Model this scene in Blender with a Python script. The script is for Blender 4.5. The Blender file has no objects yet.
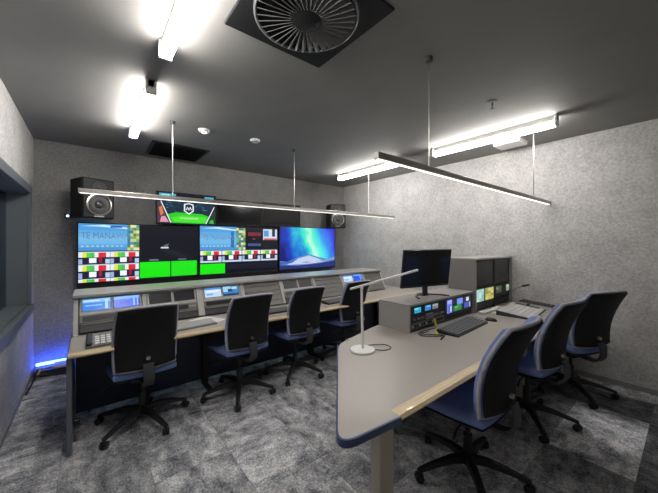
import bpy, bmesh, math, random
from mathutils import Vector, Matrix
random.seed(7)
PI = math.pi
SC = bpy.context.scene
COL = SC.collection

# ------------------------------------------------------------------ camera, world, exposure
cam_d = bpy.data.cameras.new('camera')
cam_d.sensor_width = 36.0
cam_d.lens = 36.0 * 294.9 / 658
cam_d.shift_y = -3.75 / 658
cam_d.clip_start = 0.02
cam = bpy.data.objects.new('camera', cam_d)
COL.objects.link(cam)
cam.location = (0, 0, 1.53)
cam.rotation_euler = (PI / 2, 0, -math.radians(38.95))
SC.camera = cam
w = bpy.data.worlds.new('world')
SC.world = w
w.use_nodes = True
w.node_tree.nodes['Background'].inputs[0].default_value = (0.5, 0.53, 0.6, 1)
w.node_tree.nodes['Background'].inputs[1].default_value = 0.3
SC.view_settings.view_transform = 'Standard'
SC.view_settings.look = 'None'
SC.view_settings.gamma = 1
SC.view_settings.use_curve_mapping = False
SC.view_settings.exposure = 0.38
TUBE = 40.0          # brightness of the ceiling battens
PEND = 1.7           # brightness of the pendant bars' undersides

# ------------------------------------------------------------------ materials
def lin(c):
    return tuple(((x / 255) / 12.92 if x <= 10 else (((x / 255) + 0.055) / 1.055) ** 2.4) for x in c)

MATS = {}
def mat(name, rgb, rough=0.5, metal=0.0, noise=0.0, nscale=40, bump=0.0, bscale=200, emit=0.0, spec=0.5, coat=0):
    if name in MATS:
        return MATS[name]
    m = bpy.data.materials.new(name)
    m.use_nodes = True
    nt = m.node_tree
    b = nt.nodes['Principled BSDF']
    b.inputs['Base Color'].default_value = (*rgb, 1)
    b.inputs['Roughness'].default_value = rough
    b.inputs['Metallic'].default_value = metal
    b.inputs['Specular IOR Level'].default_value = spec
    if coat:
        b.inputs['Coat Weight'].default_value = coat
    if emit:
        b.inputs['Emission Color'].default_value = (*rgb, 1)
        b.inputs['Emission Strength'].default_value = emit
    tc = nt.nodes.new('ShaderNodeTexCoord')
    if noise:
        n = nt.nodes.new('ShaderNodeTexNoise')
        n.inputs['Scale'].default_value = nscale
        n.inputs['Detail'].default_value = 6
        nt.links.new(tc.outputs['Object'], n.inputs['Vector'])
        r = nt.nodes.new('ShaderNodeMapRange')
        r.inputs['From Min'].default_value = 0.3
        r.inputs['From Max'].default_value = 0.7
        r.inputs['To Min'].default_value = 1 - noise
        r.inputs['To Max'].default_value = 1 + noise
        nt.links.new(n.outputs['Fac'], r.inputs['Value'])
        mx = nt.nodes.new('ShaderNodeVectorMath')
        mx.operation = 'SCALE'
        mx.inputs[0].default_value = rgb
        nt.links.new(r.outputs['Result'], mx.inputs['Scale'])
        nt.links.new(mx.outputs['Vector'], b.inputs['Base Color'])
    if bump:
        n2 = nt.nodes.new('ShaderNodeTexNoise')
        n2.inputs['Scale'].default_value = bscale
        n2.inputs['Detail'].default_value = 4
        nt.links.new(tc.outputs['Object'], n2.inputs['Vector'])
        bp = nt.nodes.new('ShaderNodeBump')
        bp.inputs['Strength'].default_value = bump
        bp.inputs['Distance'].default_value = 0.01
        nt.links.new(n2.outputs['Fac'], bp.inputs['Height'])
        nt.links.new(bp.outputs['Normal'], b.inputs['Normal'])
    MATS[name] = m
    return m

def wall_mat(name='acoustic_fabric', k=1.0):
    m = mat(name, (0.30, 0.295, 0.29), 0.95, bump=0.5, bscale=70, spec=0.15)
    nt = m.node_tree
    b = nt.nodes['Principled BSDF']
    tc = nt.nodes.new('ShaderNodeTexCoord')
    n1 = nt.nodes.new('ShaderNodeTexNoise'); n1.inputs['Scale'].default_value = 42; n1.inputs['Detail'].default_value = 5; n1.inputs['Roughness'].default_value = 0.7
    n2 = nt.nodes.new('ShaderNodeTexNoise'); n2.inputs['Scale'].default_value = 5; n2.inputs['Detail'].default_value = 3
    for n in (n1, n2): nt.links.new(tc.outputs['Object'], n.inputs['Vector'])
    ad = nt.nodes.new('ShaderNodeMath'); ad.operation = 'MULTIPLY_ADD'; ad.inputs[1].default_value = 0.35
    nt.links.new(n2.outputs['Fac'], ad.inputs[0]); nt.links.new(n1.outputs['Fac'], ad.inputs[2])
    cr = nt.nodes.new('ShaderNodeValToRGB')
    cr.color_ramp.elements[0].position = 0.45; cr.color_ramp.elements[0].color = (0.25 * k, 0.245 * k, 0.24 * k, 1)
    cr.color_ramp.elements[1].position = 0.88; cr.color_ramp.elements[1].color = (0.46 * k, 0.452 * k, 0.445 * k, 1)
    nt.links.new(ad.outputs[0], cr.inputs['Fac']); nt.links.new(cr.outputs['Color'], b.inputs['Base Color'])
    return m

def carpet_mat():
    m = bpy.data.materials.new('carpet')
    m.use_nodes = True
    nt = m.node_tree
    b = nt.nodes['Principled BSDF']
    b.inputs['Roughness'].default_value = 1.0
    b.inputs['Specular IOR Level'].default_value = 0.05
    tc = nt.nodes.new('ShaderNodeTexCoord')
    oi = nt.nodes.new('ShaderNodeObjectInfo')
    off = nt.nodes.new('ShaderNodeMath'); off.operation = 'MULTIPLY'; off.inputs[1].default_value = 40
    nt.links.new(oi.outputs['Random'], off.inputs[0])
    av = nt.nodes.new('ShaderNodeVectorMath'); av.operation = 'ADD'
    nt.links.new(tc.outputs['Object'], av.inputs[0]); nt.links.new(off.outputs[0], av.inputs[1])
    mp = nt.nodes.new('ShaderNodeMapping'); mp.inputs['Scale'].default_value = (4, 10, 1)
    nt.links.new(av.outputs[0], mp.inputs['Vector'])
    def noise(scale, det, rough, src, dist=0.0):
        n = nt.nodes.new('ShaderNodeTexNoise'); n.inputs['Scale'].default_value = scale; n.inputs['Detail'].default_value = det
        n.inputs['Roughness'].default_value = rough; n.inputs['Distortion'].default_value = dist
        nt.links.new(src, n.inputs['Vector']); return n
    n1 = noise(1.0, 7, 0.62, mp.outputs[0], 0.5)
    n2 = noise(85, 3, 0.6, av.outputs[0])
    n3 = noise(7, 6, 0.66, av.outputs[0], 0.6)
    def madd(a, k, c):
        q = nt.nodes.new('ShaderNodeMath'); q.operation = 'MULTIPLY_ADD'; q.inputs[1].default_value = k
        nt.links.new(a, q.inputs[0])
        if hasattr(c, 'is_linked'): nt.links.new(c, q.inputs[2])
        else: q.inputs[2].default_value = c
        return q.outputs[0]
    sm = madd(n1.outputs['Fac'], 0.32, madd(n3.outputs['Fac'], 0.36, madd(n2.outputs['Fac'], 0.32, 0.0)))
    cr = nt.nodes.new('ShaderNodeValToRGB')
    e = cr.color_ramp.elements
    e[0].position = 0.38; e[0].color = (0.06, 0.064, 0.074, 1)
    e[1].position = 0.62; e[1].color = (0.85, 0.84, 0.83, 1)
    x = e.new(0.49); x.color = (0.34, 0.346, 0.365, 1)
    nt.links.new(sm, cr.inputs['Fac'])
    mx = nt.nodes.new('ShaderNodeMix'); mx.data_type = 'RGBA'; mx.blend_type = 'MULTIPLY'; mx.inputs['Factor'].default_value = 1
    nt.links.new(cr.outputs['Color'], mx.inputs['A']); nt.links.new(oi.outputs['Color'], mx.inputs['B'])
    nt.links.new(mx.outputs['Result'], b.inputs['Base Color'])
    bp = nt.nodes.new('ShaderNodeBump'); bp.inputs['Strength'].default_value = 0.6; bp.inputs['Distance'].default_value = 0.006
    nt.links.new(n2.outputs['Fac'], bp.inputs['Height']); nt.links.new(bp.outputs['Normal'], b.inputs['Normal'])
    return m

def screen_mat():
    m = bpy.data.materials.new('lit_screen_picture')
    m.use_nodes = True
    nt = m.node_tree
    b = nt.nodes['Principled BSDF']
    b.inputs['Base Color'].default_value = (0.01, 0.01, 0.012, 1)
    b.inputs['Roughness'].default_value = 0.25
    a = nt.nodes.new('ShaderNodeVertexColor'); a.layer_name = 'picture'
    nt.links.new(a.outputs['Color'], b.inputs['Emission Color'])
    b.inputs['Emission Strength'].default_value = 0.82
    return m

def aurora_mat():
    m = bpy.data.materials.new('aurora_picture')
    m.use_nodes = True
    nt = m.node_tree
    b = nt.nodes['Principled BSDF']
    b.inputs['Base Color'].default_value = (0.01, 0.01, 0.012, 1)
    b.inputs['Roughness'].default_value = 0.25
    tc = nt.nodes.new('ShaderNodeTexCoord')
    sep = nt.nodes.new('ShaderNodeSeparateXYZ'); nt.links.new(tc.outputs['UV'], sep.inputs[0])
    n = nt.nodes.new('ShaderNodeTexNoise'); n.inputs['Scale'].default_value = 2.6; n.inputs['Detail'].default_value = 3
    mp = nt.nodes.new('ShaderNodeMapping'); mp.inputs['Rotation'].default_value = (0, 0, 0.6); mp.inputs['Scale'].default_value = (1.6, 0.7, 1)
    nt.links.new(tc.outputs['UV'], mp.inputs[0]); nt.links.new(mp.outputs[0], n.inputs['Vector'])
    # diagonal band: value peaks along x + 0.55*y = 0.85
    def M(op, a, b_, c=None):
        k = nt.nodes.new('ShaderNodeMath'); k.operation = op
        for i, v in enumerate((a, b_, c)):
            if v is None: continue
            if hasattr(v, 'links') or hasattr(v, 'is_linked'): nt.links.new(v, k.inputs[i])
            else: k.inputs[i].default_value = v
        return k.outputs[0]
    s = M('MULTIPLY_ADD', sep.outputs['Y'], 0.25, sep.outputs['X'])
    s = M('MULTIPLY_ADD', n.outputs['Fac'], 0.45, s)
    d = M('ABSOLUTE', M('SUBTRACT', s, 0.93), 0)
    v = M('SUBTRACT', 1.0, M('MULTIPLY', d, 1.75))
    v = M('MULTIPLY_ADD', n.outputs['Fac'], 0.35, M('SUBTRACT', v, 0.17))
    cr = nt.nodes.new('ShaderNodeValToRGB')
    e = cr.color_ramp.elements
    e[0].position = 0.0; e[0].color = (*lin((12, 22, 110)), 1)
    e[1].position = 1.0; e[1].color = (*lin((190, 255, 225)), 1)
    for p, c in ((0.3, (20, 60, 190)), (0.55, (25, 140, 215)), (0.75, (40, 215, 205)), (0.88, (90, 240, 190))):
        k = e.new(p); k.color = (*lin(c), 1)
    nt.links.new(v, cr.inputs['Fac'])
    cr2 = nt.nodes.new('ShaderNodeValToRGB')
    f = cr2.color_ramp.elements
    f[0].position = 0.45; f[0].color = (0, 0, 0, 1)
    f[1].position = 0.75; f[1].color = (*lin((70, 30, 150)), 1)
    nt.links.new(sep.outputs['X'], cr2.inputs['Fac'])
    mx = nt.nodes.new('ShaderNodeMix'); mx.data_type = 'RGBA'; mx.blend_type = 'ADD'; mx.inputs['Factor'].default_value = 0.6
    nt.links.new(cr.outputs['Color'], mx.inputs['A']); nt.links.new(cr2.outputs['Color'], mx.inputs['B'])
    nt.links.new(mx.outputs['Result'], b.inputs['Emission Color'])
    b.inputs['Emission Strength'].default_value = 0.82
    return m

def glass_mat():
    m = bpy.data.materials.new('window_glass')
    m.use_nodes = True
    nt = m.node_tree
    nt.nodes.remove(nt.nodes['Principled BSDF'])
    out = nt.nodes['Material Output']
    g = nt.nodes.new('ShaderNodeBsdfGlossy'); g.inputs['Roughness'].default_value = 0.02; g.inputs['Color'].default_value = (0.8, 0.88, 0.95, 1)
    t = nt.nodes.new('ShaderNodeBsdfTransparent'); t.inputs['Color'].default_value = (0.55, 0.62, 0.66, 1)
    fr = nt.nodes.new('ShaderNodeFresnel'); fr.inputs['IOR'].default_value = 1.5
    mx = nt.nodes.new('ShaderNodeMixShader')
    nt.links.new(fr.outputs[0], mx.inputs[0]); nt.links.new(t.outputs[0], mx.inputs[1]); nt.links.new(g.outputs[0], mx.inputs[2])
    nt.links.new(mx.outputs[0], out.inputs['Surface'])
    return m

def wood_mat():
    m = mat('oak_edge', (0.62, 0.45, 0.24), 0.4, coat=0.2)
    nt = m.node_tree; b = nt.nodes['Principled BSDF']
    tc = nt.nodes.new('ShaderNodeTexCoord')
    mp = nt.nodes.new('ShaderNodeMapping'); mp.inputs['Scale'].default_value = (2, 30, 30)
    nt.links.new(tc.outputs['Object'], mp.inputs[0])
    n = nt.nodes.new('ShaderNodeTexNoise'); n.inputs['Scale'].default_value = 3; n.inputs['Detail'].default_value = 5
    nt.links.new(mp.outputs[0], n.inputs['Vector'])
    cr = nt.nodes.new('ShaderNodeValToRGB')
    cr.color_ramp.elements[0].position = 0.3; cr.color_ramp.elements[0].color = (0.64, 0.47, 0.26, 1)
    cr.color_ramp.elements[1].position = 0.7; cr.color_ramp.elements[1].color = (0.86, 0.70, 0.45, 1)
    nt.links.new(n.outputs['Fac'], cr.inputs['Fac']); nt.links.new(cr.outputs['Color'], b.inputs['Base Color'])
    return m

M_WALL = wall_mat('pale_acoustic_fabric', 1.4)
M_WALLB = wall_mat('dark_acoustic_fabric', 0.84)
M_CARPET = carpet_mat()
M_SCREEN = screen_mat()
M_AURORA = aurora_mat()
M_GLASS = glass_mat()
M_WOOD = wood_mat()
M_CEIL = mat('ceiling_paint', (0.25, 0.243, 0.234), 0.7, noise=0.05, nscale=3, spec=0.3)
M_UNDER = mat('floor_underlay', (0.05, 0.05, 0.055), 0.9)
M_FRAME = mat('dark_grey_frame', (0.13, 0.148, 0.165), 0.45)
M_SKIRT = mat('skirting', (0.26, 0.255, 0.25), 0.8)
M_DARKROOM = mat('dim_room', (0.12, 0.13, 0.14), 0.9)
M_BLACK = mat('black_plastic', (0.013, 0.013, 0.015), 0.42)
M_BLACKR = mat('black_textured', (0.012, 0.012, 0.013), 0.62, bump=0.1, bscale=300, spec=0.25)
M_GLOSS = mat('off_screen', (0.006, 0.006, 0.008), 0.13)
M_DKGREY = mat('dark_grey_plastic', (0.05, 0.05, 0.055), 0.5)
M_MIDGREY = mat('console_grey', (0.31, 0.295, 0.285), 0.5, noise=0.03, nscale=200)
M_PANELGREY = mat('panel_grey', (0.20, 0.195, 0.185), 0.45)
M_LTGREY = mat('light_grey_paint', (0.46, 0.45, 0.43), 0.42)
M_HOOD = mat('hood_laminate', (0.42, 0.41, 0.39), 0.28)
M_TOP = mat('desk_laminate', (0.42, 0.385, 0.345), 0.36, noise=0.05, nscale=150)
M_LEG = mat('leg_laminate', (0.50, 0.45, 0.38), 0.45)
M_NAVY = mat('navy_panel', (0.036, 0.044, 0.078), 0.55)
M_BLUEEDGE = mat('blue_edge_band', (0.05, 0.085, 0.19), 0.4)
M_FABRIC = mat('blue_fabric', (0.19, 0.26, 0.54), 0.85, noise=0.12, nscale=160, bump=0.25, bscale=500, spec=0.2)
M_PIPE = mat('grey_blue_edging', (0.42, 0.42, 0.49), 0.8, noise=0.1, nscale=160)
M_STEEL = mat('brushed_steel', (0.55, 0.54, 0.52), 0.32, metal=1.0)
M_ALU = mat('aluminium_bar', (0.42, 0.40, 0.37), 0.4, metal=0.7)
M_CONE = mat('speaker_cone', (0.10, 0.10, 0.10), 0.35, metal=0.5)
M_WHITE = mat('white_plastic', (0.82, 0.81, 0.80), 0.4)
M_PAPER = mat('paper', (0.75, 0.75, 0.72), 0.8)
M_KEY = mat('grey_key', (0.16, 0.16, 0.165), 0.5)
M_KEYW = mat('pale_key', (0.55, 0.55, 0.53), 0.5)
M_YELLOW = mat('yellow_tag', (0.65, 0.68, 0.03), 0.6)
M_CABLE = mat('black_cable', (0.02, 0.02, 0.02), 0.5)
M_CABLEY = mat('ochre_cable', (0.55, 0.33, 0.06), 0.5)
M_RED = mat('red_plastic', (0.5, 0.03, 0.03), 0.4)
M_TUBE = mat('lit_diffuser', (1.0, 0.965, 0.92), 0.5, emit=TUBE)
M_PEND = mat('pendant_diffuser', (1.0, 0.94, 0.86), 0.5, emit=PEND)
M_LED = mat('blue_led', (0.03, 0.09, 1.0), 0.5, emit=26.0)
M_SPOT = mat('lit_indicator', (1.0, 0.97, 0.93), 0.5, emit=1.6)
M_STAR = mat('camera_light', (0.5, 0.7, 1.0), 0.5, emit=3.0)

# ------------------------------------------------------------------ geometry helpers
def BM(): return bmesh.new()

def box(bm, x0, x1, y0, y1, z0, z1, bev=0.0, M=None, seg=1):
    t = bmesh.new()
    bmesh.ops.create_cube(t, size=1)
    for v in t.verts:
        v.co = Vector(((x0 + x1) / 2 + v.co.x * (x1 - x0), (y0 + y1) / 2 + v.co.y * (y1 - y0), (z0 + z1) / 2 + v.co.z * (z1 - z0)))
    if bev:
        bmesh.ops.bevel(t, geom=list(t.edges), offset=bev, segments=seg, affect='EDGES', profile=0.5)
    merge(bm, t, M)

def merge(bm, t, M=None):
    mp = {}
    for v in t.verts:
        mp[v] = bm.verts.new(M @ v.co if M is not None else v.co)
    for f in t.faces:
        try: bm.faces.new([mp[v] for v in f.verts])
        except ValueError: pass
    t.free()

def frame_axes(d):
    d = d.normalized()
    up = Vector((0, 0, 1)) if abs(d.z) < 0.95 else Vector((1, 0, 0))
    a = d.cross(up).normalized()
    return a, a.cross(d).normalized()

def cyl(bm, p0, p1, r0, r1=None, seg=16, caps=True):
    r1 = r0 if r1 is None else r1
    p0, p1 = Vector(p0), Vector(p1)
    a, b = frame_axes(p1 - p0)
    A = [bm.verts.new(p0 + r0 * (math.cos(2 * PI * i / seg) * a + math.sin(2 * PI * i / seg) * b)) for i in range(seg)]
    B = [bm.verts.new(p1 + r1 * (math.cos(2 * PI * i / seg) * a + math.sin(2 * PI * i / seg) * b)) for i in range(seg)]
    for i in range(seg):
        bm.faces.new((A[i], B[i], B[(i + 1) % seg], A[(i + 1) % seg]))
    if caps:
        bm.faces.new(A); bm.faces.new(B[::-1])

def tube(bm, pts, r, seg=8):
    pts = [Vector(p) for p in pts]
    rings = []
    for i, p in enumerate(pts):
        d = (pts[min(i + 1, len(pts) - 1)] - pts[max(i - 1, 0)])
        a, b = frame_axes(d)
        rr = r[i] if isinstance(r, (list, tuple)) else r
        rings.append([bm.verts.new(p + rr * (math.cos(2 * PI * k / seg) * a + math.sin(2 * PI * k / seg) * b)) for k in range(seg)])
    for A, B in zip(rings, rings[1:]):
        for k in range(seg):
            bm.faces.new((A[k], B[k], B[(k + 1) % seg], A[(k + 1) % seg]))
    bm.faces.new(rings[0]); bm.faces.new(rings[-1][::-1])

def smooth_path(pts, n=6):
    P = [Vector(p) for p in pts]
    out = []
    for i in range(len(P) - 1):
        p0, p1, p2, p3 = P[max(i - 1, 0)], P[i], P[i + 1], P[min(i + 2, len(P) - 1)]
        for k in range(n):
            t = k / n
            out.append(0.5 * ((2 * p1) + (p2 - p0) * t + (2 * p0 - 5 * p1 + 4 * p2 - p3) * t * t + (3 * p1 - p0 - 3 * p2 + p3) * t ** 3))
    out.append(P[-1])
    return out

def lathe(bm, prof, seg=24, M=None):
    rings = []
    for r, z in prof:
        if r < 1e-6:
            rings.append([bm.verts.new((0, 0, z))])
        else:
            rings.append([bm.verts.new((r * math.cos(2 * PI * k / seg), r * math.sin(2 * PI * k / seg), z)) for k in range(seg)])
    vs = [v for R in rings for v in R]
    for A, B in zip(rings, rings[1:]):
        for k in range(seg):
            k2 = (k + 1) % seg
            if len(A) == 1 and len(B) == 1: continue
            if len(A) == 1: bm.faces.new((A[0], B[k], B[k2]))
            elif len(B) == 1: bm.faces.new((A[k], B[0], A[k2]))
            else: bm.faces.new((A[k], B[k], B[k2], A[k2]))
    if M is not None:
        for v in vs: v.co = M @ v.co

def prism(bm, poly, axis, a, b):
    """extrude a polygon given in the two other axes along axis from a to b"""
    def pt(p, t):
        return {'x': (t, p[0], p[1]), 'y': (p[0], t, p[1]), 'z': (p[0], p[1], t)}[axis]
    A = [bm.verts.new(pt(p, a)) for p in poly]
    B = [bm.verts.new(pt(p, b)) for p in poly]
    n = len(poly)
    for i in range(n):
        bm.faces.new((A[i], A[(i + 1) % n], B[(i + 1) % n], B[i]))
    bm.faces.new(A[::-1]); bm.faces.new(B)

def obj(name, bm, m, parent=None, smooth=False, loc=None, angle=None):
    bmesh.ops.recalc_face_normals(bm, faces=list(bm.faces))
    me = bpy.data.meshes.new(name)
    bm.to_mesh(me); bm.free()
    for k in (m if isinstance(m, (list, tuple)) else [m]): me.materials.append(k)
    if smooth:
        me.polygons.foreach_set('use_smooth', [True] * len(me.polygons))
        me.set_sharp_from_angle(angle=angle or math.radians(40))
    o = bpy.data.objects.new(name, me)
    COL.objects.link(o)
    if parent is not None: o.parent = parent
    if loc is not None: o.location = loc
    return o

def bxo(name, dims, m, parent=None, bev=0.004, **kw):
    b = BM(); box(b, *dims, bev=bev); return obj(name, b, m, parent, **kw)

def thing(name, label, cat, loc=(0, 0, 0), rotz=0, group=None):
    o = bpy.data.objects.new(name, None)
    o.empty_display_size = 0.1
    COL.objects.link(o)
    o.location = loc; o.rotation_euler = (0, 0, rotz)
    return tag(o, label, cat, group)

def tag(o, label, cat, group=None):
    o['label'] = label; o['category'] = cat
    if group: o['group'] = group
    return o

def struct(name, bm, m, parent=None):
    o = obj(name, bm, m, parent)
    if parent is None: o['kind'] = 'structure'
    return o

def dup(root, loc, rotz, label, group=None, base=None):
    r = root.copy(); COL.objects.link(r); r.location = loc; r.rotation_euler = (0, 0, rotz); r['label'] = label
    if group: r['group'] = group
    for ch in list(root.children):
        c = ch.copy(); COL.objects.link(c); c.parent = r
        if base is not None and ch.name.startswith('base_leg'): c.rotation_euler = (0, 0, math.radians(base) - rotz)
        for g in list(ch.children):
            d = g.copy(); COL.objects.link(d); d.parent = c
    return r

def picture(name, parent, w, h, shapes, loc, M=None):
    """a lit picture: flat coloured shapes on a w x h panel facing -y, origin top left, y down, 0..1"""
    b = BM()
    lay = b.loops.layers.color.new('picture')
    for i, (poly, c) in enumerate(shapes):
        if len(poly) == 4 and not isinstance(poly[0], (tuple, list)):
            x0, y0, x1, y1 = poly
            poly = [(x0, y0), (x1, y0), (x1, y1), (x0, y1)]
        vs = [b.verts.new((px * w, -0.00012 * i, -py * h)) for px, py in poly]
        f = b.faces.new(vs)
        f.normal_update()
        if f.normal.y > 0: f.normal_flip()
        cc = lin(c)
        # colour attributes of byte type are stored as sRGB
        for l in f.loops: l[lay] = (c[0] / 255, c[1] / 255, c[2] / 255, 1)
    me = bpy.data.meshes.new(name)
    b.to_mesh(me); b.free()
    me.materials.append(M_SCREEN)
    o = bpy.data.objects.new(name, me); COL.objects.link(o)
    o.parent = parent; o.location = loc
    if M is not None: o.matrix_local = Matrix.Translation(loc) @ M
    return o

def lettering(text, size, m, parent, loc, name='lettering', rot=(PI / 2, 0, 0), sx=0.74):
    cu = bpy.data.curves.new(name, 'FONT'); cu.body = text; cu.size = size
    tmp = bpy.data.objects.new(name, cu); COL.objects.link(tmp)
    bpy.context.view_layer.update()
    me = bpy.data.meshes.new_from_object(tmp.evaluated_get(bpy.context.evaluated_depsgraph_get()))
    bpy.data.objects.remove(tmp)
    me.materials.clear(); me.materials.append(m)
    o = bpy.data.objects.new(name, me); COL.objects.link(o)
    o.parent = parent; o.location = loc; o.rotation_euler = rot; o.scale = (sx, 1, 1)
    return o

# ------------------------------------------------------------------ room shell
XL, XR, YB, YF, ZC = -0.53, 4.42, 4.95, -1.3, 2.775
b = BM(); box(b, XL - 0.1, XR + 0.1, YF - 0.1, YB + 0.1, -0.12, -0.008); floor = struct('floor', b, M_UNDER)
# carpet tiles: one shared mesh, each its own piece of the floor
TS = 0.48
b = BM(); box(b, -TS / 2 + 0.0008, TS / 2 - 0.0008, -TS / 2 + 0.0008, TS / 2 - 0.0008, -0.008, 0.0, bev=0.002)
tile0 = obj('carpet_tile', b, M_CARPET, floor)
first = True
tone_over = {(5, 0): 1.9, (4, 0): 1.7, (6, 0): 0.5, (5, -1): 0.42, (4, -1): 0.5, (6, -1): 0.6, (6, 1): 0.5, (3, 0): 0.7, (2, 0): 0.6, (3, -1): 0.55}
i0, i1 = math.floor((XL - 0.796) / TS), math.ceil((XR - 0.796) / TS)
j0, j1 = math.floor((YF - 0.234) / TS), math.ceil((YB - 0.234) / TS)
mesh_cache = {}
for i in range(i0, i1):
    for j in range(j0, j1):
        x0 = max(0.796 + i * TS, XL); x1 = min(0.796 + (i + 1) * TS, XR)
        y0 = max(0.234 + j * TS, YF); y1 = min(0.234 + (j + 1) * TS, YB)
        if x1 - x0 < 0.01 or y1 - y0 < 0.01: continue
        full = (x1 - x0 > TS - 0.001) and (y1 - y0 > TS - 0.001)
        if first and full:
            t = tile0; first = False
        elif full:
            t = tile0.copy(); COL.objects.link(t)
        else:
            hx, hy = (x1 - x0) / 2 - 0.0008, (y1 - y0) / 2 - 0.0008
            b = BM(); box(b, -hx, hx, -hy, hy, -0.008, 0, bev=0.002); t = obj('carpet_tile', b, M_CARPET, floor)
        t.location = ((x0 + x1) / 2, (y0 + y1) / 2, 0)
        if full: t.rotation_euler = (0, 0, random.choice((0, 1, 2, 3)) * PI / 2)
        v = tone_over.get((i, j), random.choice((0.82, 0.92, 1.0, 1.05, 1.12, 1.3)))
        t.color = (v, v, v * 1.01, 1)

b = BM(); box(b, XL - 0.1, XR + 0.1, YF - 0.1, YB + 0.1, ZC, ZC + 0.12); struct('ceiling', b, M_CEIL)
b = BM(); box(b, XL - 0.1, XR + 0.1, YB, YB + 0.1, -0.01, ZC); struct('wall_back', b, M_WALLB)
b = BM(); box(b, XR, XR + 0.1, YF, YB, -0.01, ZC); struct('wall_right', b, M_WALL)
b = BM(); box(b, XL - 0.1, XR + 0.1, YF - 0.1, YF, -0.01, ZC); struct('wall_front', b, M_WALL)
# left wall with the window opening
WY0, WY1, WZ0, WZ1 = 0.9, 4.50, 0.85, 2.07
WT = 0.2
b = BM()
box(b, XL - WT, XL, YF, WY0, -0.01, ZC); box(b, XL - WT, XL, WY1, YB, -0.01, ZC)
box(b, XL - WT, XL, WY0, WY1, -0.01, WZ0); box(b, XL - WT, XL, WY0, WY1, WZ1, ZC)
struct('wall_left', b, M_WALL)
# window: casing on the wall face, deep reveal, glass, and the unlit room beyond
win = bpy.data.objects.new('window_1', None); COL.objects.link(win); win['kind'] = 'structure'
FW = 0.075
b = BM()
box(b, XL, XL + 0.03, WY0 - FW, WY1 + FW, WZ1 - 0.01, WZ1 + FW, 0.004); obj('window_casing', b, M_FRAME, win)
b = BM(); box(b, XL, XL + 0.045, WY0 - FW, WY1 + FW, WZ0 - FW, WZ0 + 0.01, 0.004); obj('window_sill', b, M_FRAME, win)
for y in (WY0 - FW, WY1 - 0.01):
    b = BM(); box(b, XL, XL + 0.03, y, y + FW + 0.01, WZ0 + 0.01, WZ1 - 0.01, 0.004); obj('window_casing', b, M_FRAME, win)
b = BM(); box(b, XL - WT, XL, WY1 - 0.02, WY1, WZ0, WZ1); box(b, XL - WT, XL, WY0, WY0 + 0.02, WZ0, WZ1)
box(b, XL - WT, XL, WY0 + 0.02, WY1 - 0.02, WZ0, WZ0 + 0.02); box(b, XL - WT, XL, WY0 + 0.02, WY1 - 0.02, WZ1 - 0.02, WZ1); obj('window_reveal', b, M_FRAME, win)
ysp = [WY0 + 0.02, 2.12, 3.34, WY1 - 0.02]
for y0, y1 in zip(ysp, ysp[1:]):
    b = BM(); box(b, XL - 0.16, XL - 0.15, y0 + 0.003, y1 - 0.003, WZ0 + 0.02, WZ1 - 0.02); obj('window_pane', b, M_GLASS, win)
for y in ysp[1:-1]:
    b = BM(); box(b, XL - 0.175, XL - 0.135, y - 0.02, y + 0.02, WZ0 + 0.02, WZ1 - 0.02, 0.003); obj('window_mullion', b, M_FRAME, win)
b = BM(); box(b, XL - 1.6, XL - 1.5, YF, YB + 0.5, -0.01, ZC); struct('wall_beyond_window', b, M_DARKROOM)
# baseboards
b = BM(); box(b, XR - 0.012, XR, YF, YB, 0.0, 0.05, 0.002); struct('baseboard_right', b, M_SKIRT)
b = BM(); box(b, XL, XL + 0.012, YF, YB, 0.0, 0.05, 0.002); struct('baseboard_left', b, M_SKIRT)
b = BM(); box(b, XL + 0.012, XR - 0.012, YB - 0.012, YB, 0.0, 0.05, 0.002); struct('baseboard_back', b, M_SKIRT)

# ------------------------------------------------------------------ ceiling battens
def batten(x, y0, y1, label):
    t = thing('ceiling_batten_light', label, 'ceiling light', (x, (y0 + y1) / 2, ZC), 0, 'surface mounted ceiling battens')
    L = (y1 - y0) / 2
    bxo('housing', (-0.024, 0.024, -L, L, -0.058, 0.0), M_LTGREY, t, 0.003)
    b = BM(); box(b, -0.034, 0.034, -L + 0.02, L - 0.02, -0.108, -0.058, 0.012, seg=2); obj('diffuser', b, M_TUBE, t)
    for s in (-1, 1):
        bxo('end_cap', (-0.037, 0.037, s * L - (0.02 if s > 0 else 0), s * L + (0.02 if s < 0 else 0), -0.110, -0.002), M_WHITE, t, 0.003)
batten(0.36, 0.83, 2.07, 'lit ceiling batten nearest the camera, cut off by the top of the picture')
batten(0.36, 2.60, 3.84, 'lit ceiling batten on the left, above the leftmost wall screen')
batten(3.53, 0.83, 2.17, 'long lit ceiling batten by the right wall, nearer the camera')
batten(3.53, 2.74, 4.08, 'lit ceiling batten in the far right corner of the ceiling')

# ------------------------------------------------------------------ ceiling fittings
t = thing('air_diffuser', 'large square black ceiling air diffuser with radial swirl blades', 'air vent', (0.92, 1.33, ZC))
bxo('face_plate', (-0.335, 0.335, -0.335, 0.335, -0.014, 0), M_BLACKR, t, 0.004)
b = BM(); lathe(b, [(0.285, -0.014), (0.285, -0.022), (0.275, -0.026), (0.270, -0.022), (0.270, -0.0145)], 48); obj('ring', b, M_KEY, t, True)
NB = 36
bb = BM()
box(bb, 0.08, 0.265, -0.0155, 0.0155, -0.0016, 0.0016)
blade0 = None
for k in range(NB):
    if blade0 is None:
        blade0 = obj('blade', bb, mat('vent_blade', (0.10, 0.10, 0.10), 0.5), t); o = blade0
    else:
        o = blade0.copy(); COL.objects.link(o)
    o.matrix_local = Matrix.Translation((0, 0, -0.0275)) @ Matrix.Rotation(2 * PI * k / NB, 4, 'Z') @ Matrix.Rotation(math.radians(-40), 4, 'X')
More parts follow.
